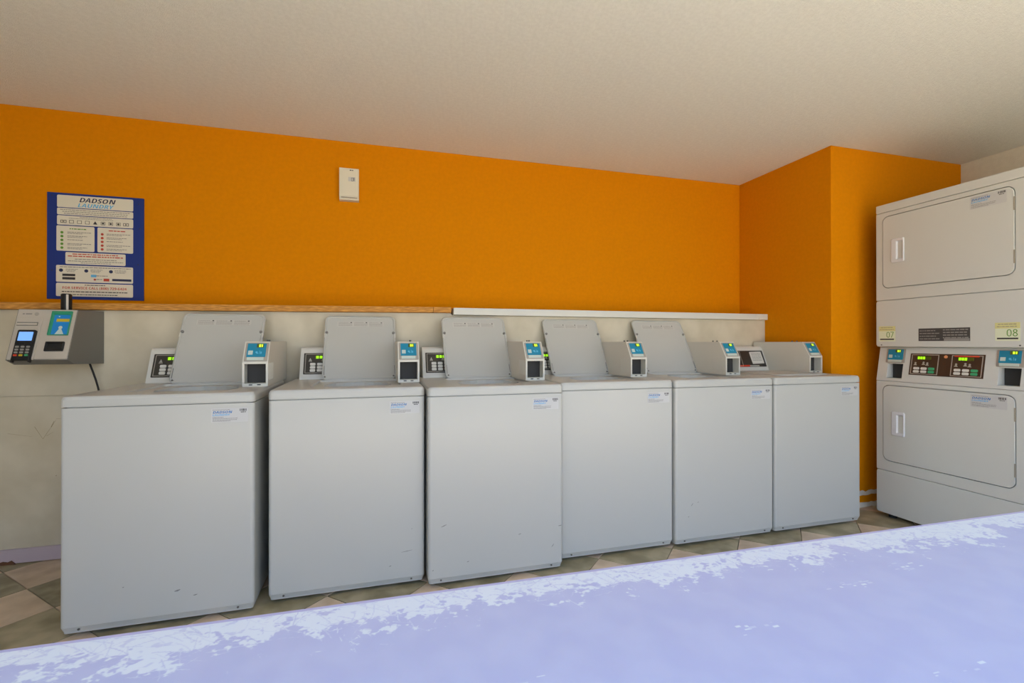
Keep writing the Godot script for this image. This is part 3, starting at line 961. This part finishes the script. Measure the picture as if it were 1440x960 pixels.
func detector() -> void:
	var o := thing("motion_detector", "small cream motion detector box mounted high on the orange wall", "detector", Vector3(-0.1745, 2.15, WALL_Z))
	var sweep := Transform3D(Basis(Vector3(0, 0, 1), Vector3(0, 1, 0), Vector3(1, 0, 0)), Vector3.ZERO)
	var st := mb()
	extrude(st, PackedVector2Array([Vector2(0, -0.104), Vector2(0.030, -0.100), Vector2(0.040, -0.082), Vector2(0.042, 0.09), Vector2(0.038, 0.104), Vector2(0.0, 0.106)]), -0.060, 0.060, sweep)
	obj(st, "body", M.detector, o)
	st = mb(); rbox(st, Vector3(0.11, 0.175, 0.004), 0.006, 0.0015, P(0, 0.008, 0.042), 3)
	obj(st, "lens_cover", M.detector, o)
	st = mb(); box2(st, Vector3(-0.048, -0.0885, 0.036), Vector3(0.05, -0.084, 0.0425), 0.0004)
	obj(st, "seam", M.hinge, o)
	st = mb(); patch(st, -0.005, 0.018, 0.040, 0.046, P(0, 0, 0.0445))
	obj(st, "label", M.label, o)
	st = mb()
	frame(st, 0.014, 0.020, 0.026, 0.042, 0.002, 0.0455)
	box2(st, Vector3(0.029, 0.022, 0.0438), Vector3(0.033, 0.044, 0.0455), 0.0003)
	dashes(st, 0.004, 0.028, 0.090, 0.006, P(0, 0, 0.0445))
	obj(st, "marking", M.ink, o)

func kiosk() -> void:
	var w := 0.232
	var o := thing("card_payment_kiosk", "grey metal card payment kiosk with keypad and screen on the white half wall", "kiosk", Vector3(-1.625, 0, PONY_Z))
	var sweep := Transform3D(Basis(Vector3(0, 0, 1), Vector3(0, 1, 0), Vector3(1, 0, 0)), Vector3.ZERO)
	var st := mb()
	extrude(st, PackedVector2Array([Vector2(0, 1.011), Vector2(0, 1.286), Vector2(0.226, 1.280), Vector2(0.308, 1.041), Vector2(0.254, 1.018)]), 0.0, w, sweep)
	obj(st, "housing", M.steel_dark, o)
	var along := Vector3(0, 0.239, -0.082)
	var H := along.length()
	var up := along.normalized()
	var F := Transform3D(Basis(Vector3.RIGHT, up, Vector3.RIGHT.cross(up)), Vector3(0, 1.041, 0.308))
	# F: x 0..w, y 0..H, z outwards; faceplate and everything on it
	st = mb(); box2(st, Vector3(0.003, 0.004, -0.001), Vector3(w - 0.003, H - 0.003, 0.003), 0.001, 0.002)
	var f := obj(st, "faceplate", M.steel_face, o, F)
	st = mb()
	box2(st, Vector3(0.008, 0.0, 0.002), Vector3(w * 0.455, H * 0.80, 0.009), 0.002, 0.003)
	obj(st, "raised_plate", M.steel_face, f)
	st = mb()
	box2(st, Vector3(0.014, H * 0.655, 0.008), Vector3(w * 0.40, H * 0.725, 0.0125), 0.0015)
	obj(st, "receipt_slot", M.steel_dark, f)
	st = mb()
	box2(st, Vector3(0.014, H * 0.665, 0.009), Vector3(w * 0.395, H * 0.705, 0.0135), 0.0012)
	obj(st, "slot_cover", M.steel_face, f)
	st = mb(); disc(st, 0.009, 0.002, 0.0055, P(w * 0.33, H * 0.90, 0), 14, 0.001)
	obj(st, "lock", M.silver, f)
	st = mb()
	dashes(st, 0.022, w * 0.27, H * 0.90, 0.006, P(0, 0, 0.0034))
	obj(st, "marking", M.ink_soft, f)
	# keypad terminal
	st = mb(); box2(st, Vector3(w * 0.13, -0.006, 0.004), Vector3(w * 0.425, H * 0.56, 0.022), 0.003, 0.006)
	var kp := obj(st, "card_terminal", M.black, f)
	st = mb(); box2(st, Vector3(w * 0.165, H * 0.345, 0.021), Vector3(w * 0.395, H * 0.515, 0.0228), 0.0004, 0.002)
	obj(st, "terminal_screen", M.lcd, f)
	var colours := [M.red, M.yellow, M.key_green]
	for col in 3:
		for row in 5:
			st = mb()
			rbox(st, Vector3(0.013, 0.0085, 0.004), 0.002, 0.0008, P(w * 0.19 + col * 0.0205, H * 0.05 + 0.004 + row * 0.0135, 0.023), 2)
			obj(st, "key", colours[col] if row == 0 else (M.black if row == 4 else M.ink_soft), f)
	for x in [w * 0.14, w * 0.415]:
		st = mb(); box2(st, Vector3(x - 0.003, -0.014, 0.004), Vector3(x + 0.003, 0.004, 0.020), 0.001)
		obj(st, "terminal_foot", M.black, f)
	# screen with a green surround
	st = mb()
	var so := rrect(w * 0.345, H * 0.48, 0.002, 3)
	var si := shifted(rrect(w * 0.27, H * 0.388, 0.001, 3), Vector2(w * 0.018, -H * 0.031))
	loft(st, [[so, 0.002], [so, 0.010], [shifted(rrect(w * 0.30, H * 0.42, 0.001, 3), Vector2(w * 0.008, -H * 0.02)), 0.011], [si, 0.004]], P(w * 0.7575, H * 0.715, 0), false, false)
	obj(st, "screen_surround", M.screen_green, f)
	st = mb(); box2(st, Vector3(w * 0.63, H * 0.48, 0.003), Vector3(w * 0.915, H * 0.89, 0.0052), 0.0004)
	obj(st, "screen", M.screen_blue, f)
	st = mb(); patch(st, w * 0.685, H * 0.745, w * 0.91, H * 0.805, P(0, 0, 0.0056))
	obj(st, "yellow_banner", M.yellow, f)
	st = mb()
	disc(st, 0.008, 0.003, 0.0057, P(w * 0.775, H * 0.63, 0), 10)
	tri(st, Vector3(w * 0.70, H * 0.495, 0.0056), Vector3(w * 0.775, H * 0.64, 0.0056), Vector3(w * 0.85, H * 0.495, 0.0056))
	disc(st, 0.003, 0.003, 0.0057, P(w * 0.72, H * 0.85, 0), 8)
	obj(st, "screen_figure", M.card_pale, f)
	# card mouth
	st = mb()
	var a := rrect(w * 0.315, H * 0.185, 0.003, 3)
	var b := rrect(w * 0.28, H * 0.15, 0.002, 3)
	loft(st, [[a, 0.002], [a, 0.008], [b, 0.009], [rrect(w * 0.24, H * 0.11, 0.002, 3), 0.0035]], P(w * 0.745, H * 0.255, 0), false, true)
	obj(st, "card_mouth", M.black, f)
	# stub aerial on the lid
	st = mb()
	disc(st, 0.021, 0.0, 0.082, Transform3D(Basis(Vector3.RIGHT, -PI / 2), Vector3(w * 0.66, 1.280, 0.165)), 20, 0.004)
	obj(st, "aerial", M.black, o)
	st = mb()
	disc(st, 0.0045, 0.0, 0.078, Transform3D(Basis(Vector3.RIGHT, -PI / 2), Vector3(w * 0.66 + 0.012, 1.280, 0.1815)), 10, 0.001)
	obj(st, "aerial_stripe", M.key_white, o)
	# flex
	st = mb()
	var pts := PackedVector3Array()
	for k in 15:
		var t := k / 14.0
		pts.append(Vector3(0.195 + 0.045 * sin(t * 4.2) , 1.015 - 0.60 * t, 0.055 - 0.02 * t))
	tube(st, pts, 0.0045)
	obj(st, "power_flex", M.black, o)

# ---------------------------------------------------------------- folding table
func table() -> void:
	var w := 2.5
	var d := 0.76
	var h := 0.76
	var o := thing("folding_table", "lavender painted laundry folding table with a worn scratched edge", "table", Vector3(0.40, 0, -0.312), -0.014)
	# paint: lavender, rubbed through to the white board along the far edge
	var tw := 2048
	var td := 622
	var im := Image.create_empty(tw, td, false, Image.FORMAT_RGB8)
	var n1 := noise(101, 2.2, 3)
	var n2 := noise(102, 16.0, 4)
	var n3 := noise(103, 60.0, 3)
	var n5 := noise(105, 5.0, 2)
	var lav := Color(0.73, 0.755, 0.855)
	var lav2 := Color(0.75, 0.775, 0.865)
	var white := Color(0.88, 0.915, 0.92)
	im.fill(lav)
	# scratches: fine strokes, mostly slanting, dense along the far edge
	var rows := 240
	var mask := PackedFloat32Array()
	mask.resize(tw * rows)
	var fleck := PackedFloat32Array()
	fleck.resize(tw * rows)
	for k in 3600:
		var px := rng.randf() * tw
		var py := pow(rng.randf(), 1.3) * rows * 0.9
		var ang := rng.randfn(0.7, 0.5) * (1.0 if rng.randf() < 0.7 else -1.0)
		var bend := rng.randf_range(-0.02, 0.02)
		var ln := rng.randi_range(6, 44)
		var str_ := rng.randf_range(0.25, 0.95)
		for t in ln:
			px += cos(ang); py += sin(ang)
			ang += bend
			if px < 0 or py < 0 or px >= tw or py >= rows:
				break
			var at := int(py) * tw + int(px)
			if k % 2 == 0:
				mask[at] = maxf(mask[at], str_)
			else:
				fleck[at] = maxf(fleck[at], str_)
	for j in td:
		var v := d * j / td                      # distance from the far edge
		for i in tw:
			var x := w * i / tw
			var c := lav.lerp(lav2, clampf(0.5 + n5.get_noise_2d(x * 3, v * 3), 0, 1))
			if v < 0.24:
				var reach := 0.062 + 0.055 * n1.get_noise_1d(x * 1.6 + 3.0)
				var k := reach - v + 0.055 * n2.get_noise_2d(x * 1.3, v * 1.6) + 0.03 * n3.get_noise_2d(x, v * 1.3)
				if v < 0.007:
					k -= 0.05
				var worn := smoothstep(-0.004, 0.004, k)
				if j < rows:
					worn *= 1.0 - 0.75 * mask[j * tw + i]
					worn = maxf(worn, fleck[j * tw + i] * smoothstep(-0.035, -0.008, k))
				worn *= 1.0 - 0.45 * smoothstep(0.30, 0.5, n3.get_noise_2d(x * 0.7 + 4, v))
				c = c.lerp(white, worn)
			im.set_pixel(i, j, c)
	# a few chips further in
	for q in [[1.98, 0.20, 26], [1.66, 0.13, 10], [1.52, 0.15, 14], [1.30, 0.20, 8], [1.86, 0.30, 9], [1.72, 0.38, 7], [1.46, 0.33, 6], [1.10, 0.26, 8], [1.21, 0.40, 6], [2.05, 0.42, 8], [0.98, 0.22, 6]]:
		for t in int(q[2]):
			var px := int((q[0] + rng.randfn(0, 0.022)) / w * tw)
			var py := int((q[1] + rng.randfn(0, 0.006)) / d * td)
			im.fill_rect(Rect2i(px, py, rng.randi_range(2, 9), rng.randi_range(1, 3)), white if rng.randf() < 0.5 else lav.lerp(white, 0.5))
	var m := mat(Color.WHITE, 0.42)
	m.albedo_texture = ImageTexture.create_from_image(im)
	m.texture_repeat = false
	# top skin with its own uv
	var st := mb()
	var r := 0.012
	var cols := [[-w / 2 + r, 0.0], [w / 2 - r, 0.0]]
	st.set_normal(Vector3.UP)
	for q in [[0, 0], [1, 0], [1, 1], [0, 0], [1, 1], [0, 1]]:
		st.set_uv(Vector2(r / w + q[0] * (1 - 2 * r / w), r / d + q[1] * (1 - 2 * r / d)))
		st.add_vertex(Vector3(lerpf(-w / 2 + r, w / 2 - r, q[0]), 0.0006, lerpf(-d / 2 + r, d / 2 - r, q[1])))
	put(done(st), "worn_paint", m, o, P(0, h, 0))
	st = mb()
	var flat := Transform3D(Basis(Vector3(1, 0, 0), Vector3(0, 0, -1), Vector3(0, 1, 0)), Vector3.ZERO)
	loft(st, [[rrect(w - 0.006, d - 0.006, 0.02, 4), h - 0.034], [rrect(w, d, 0.022, 4), h - 0.030], [rrect(w, d, 0.022, 4), h - 0.006], [rrect(w - 0.004, d - 0.004, 0.02, 4), h - 0.002], [rrect(w - 0.010, d - 0.010, 0.018, 4), h]], flat)
	obj(st, "tabletop", M.lavender, o)
	st = mb()
	box2(st, Vector3(-w / 2 + 0.06, h - 0.11, -d / 2 + 0.06), Vector3(w / 2 - 0.06, h - 0.034, -d / 2 + 0.085), 0.002)
	box2(st, Vector3(-w / 2 + 0.06, h - 0.11, d / 2 - 0.085), Vector3(w / 2 - 0.06, h - 0.034, d / 2 - 0.06), 0.002)
	box2(st, Vector3(-w / 2 + 0.06, h - 0.11, -d / 2 + 0.085), Vector3(-w / 2 + 0.085, h - 0.034, d / 2 - 0.085), 0.002)
	box2(st, Vector3(w / 2 - 0.085, h - 0.11, -d / 2 + 0.085), Vector3(w / 2 - 0.06, h - 0.034, d / 2 - 0.085), 0.002)
	obj(st, "apron", M.lavender, o)
	for sx in [-1.0, 1.0]:
		for sz in [-1.0, 1.0]:
			st = mb(); box2(st, Vector3(sx * (w / 2 - 0.11) - 0.03, 0, sz * (d / 2 - 0.11) - 0.03), Vector3(sx * (w / 2 - 0.11) + 0.03, h - 0.034, sz * (d / 2 - 0.11) + 0.03), 0.004)
			obj(st, "leg", M.lavender, o)

# ----------------------------------------------------------------
func _ready() -> void:
	rng.seed = 4711
	# camera
	var cam := Camera3D.new()
	cam.fov = 71.64
	cam.near = 0.02
	cam.position = Vector3(0, EYE, 0)
	cam.rotation = Vector3(0.003, -atan(190.0 / 665.0), 0)
	add_child(cam)
	cam.current = true
	# daylight: sky through the open doorway behind the camera, sun on the yard outside
	var sky_m := ProceduralSkyMaterial.new()
	sky_m.sky_top_color = Color(0.31, 0.55, 0.90)
	sky_m.sky_horizon_color = Color(0.84, 0.89, 0.93)
	sky_m.sky_curve = 0.4
	sky_m.ground_bottom_color = Color(0.62, 0.57, 0.50)
	sky_m.ground_horizon_color = Color(0.72, 0.70, 0.66)
	sky_m.sun_angle_max = 5.0
	sky_m.energy_multiplier = 2.0
	var sky := Sky.new()
	sky.sky_material = sky_m
	var env := Environment.new()
	env.background_mode = Environment.BG_SKY
	env.sky = sky
	env.tonemap_mode = Environment.TONE_MAPPER_LINEAR
	env.tonemap_exposure = 1.94
	env.sdfgi_enabled = true
	env.ssao_enabled = true
	env.ssil_enabled = true
	var we := WorldEnvironment.new()
	we.environment = env
	add_child(we)
	var sun := DirectionalLight3D.new()
	sun.light_color = Color(1.0, 0.95, 0.845)
	sun.light_energy = 4.0
	sun.light_angular_distance = 0.5
	sun.shadow_enabled = true
	sun.look_at_from_position(Vector3(6.0, 9.0, -0.5), Vector3.ZERO)
	add_child(sun)

	make_materials()
	room()
	# washers: left edge, front, small turn
	var spots := [[-1.150, 2.183, 0.006], [-0.446, 2.230, 0.004], [0.224, 2.177, 0.003], [0.903, 2.255, -0.002], [1.568, 2.240, 0.0], [2.240, 2.240, 0.0]]
	var labels := ["white top-load washer with open lid at the end beside the payment kiosk", "white top-load washer with open lid, second from the payment kiosk", "white top-load washer with open lid, third from the payment kiosk, standing forward of the fourth", "white top-load washer with open lid, fourth from the payment kiosk", "white top-load washer with open lid, next to the closed-lid washer", "white top-load washer with closed lid in the corner against the orange pier"]
	for i in 6:
		var o := washer(i < 5)
		tag(o, labels[i], "washing machine", "row of washing machines along the half wall")
		o.position = Vector3(spots[i][0], 0, -spots[i][1])
		o.rotation.y = spots[i][2]
		if i == 0:
			scuffs(o, [[0.375, 0.13, 0.395, 0.135, 0.008], [0.44, 0.105, 0.455, 0.108, 0.005], [0.20, 0.17, 0.206, 0.172, 0.004]])
		if i == 1:
			scuffs(o, [[0.555, 0.158, 0.605, 0.164, 0.003], [0.50, 0.10, 0.51, 0.103, 0.004], [0.60, 0.26, 0.604, 0.263, 0.003]])
		if i == 2:
			scuffs(o, [[0.06, 0.275, 0.085, 0.285, 0.005], [0.43, 0.20, 0.445, 0.204, 0.004], [0.635, 0.22, 0.653, 0.222, 0.005], [0.60, 0.12, 0.612, 0.135, 0.004], [0.02, 0.08, 0.026, 0.083, 0.005], [0.18, 0.10, 0.19, 0.104, 0.004]])
		if i == 4:
			scuffs(o, [[0.10, 0.22, 0.112, 0.235, 0.004], [0.14, 0.235, 0.15, 0.24, 0.003], [0.08, 0.16, 0.088, 0.165, 0.004]])
	dryer()
	table()
	sign_board()
	detector()
	kiosk()
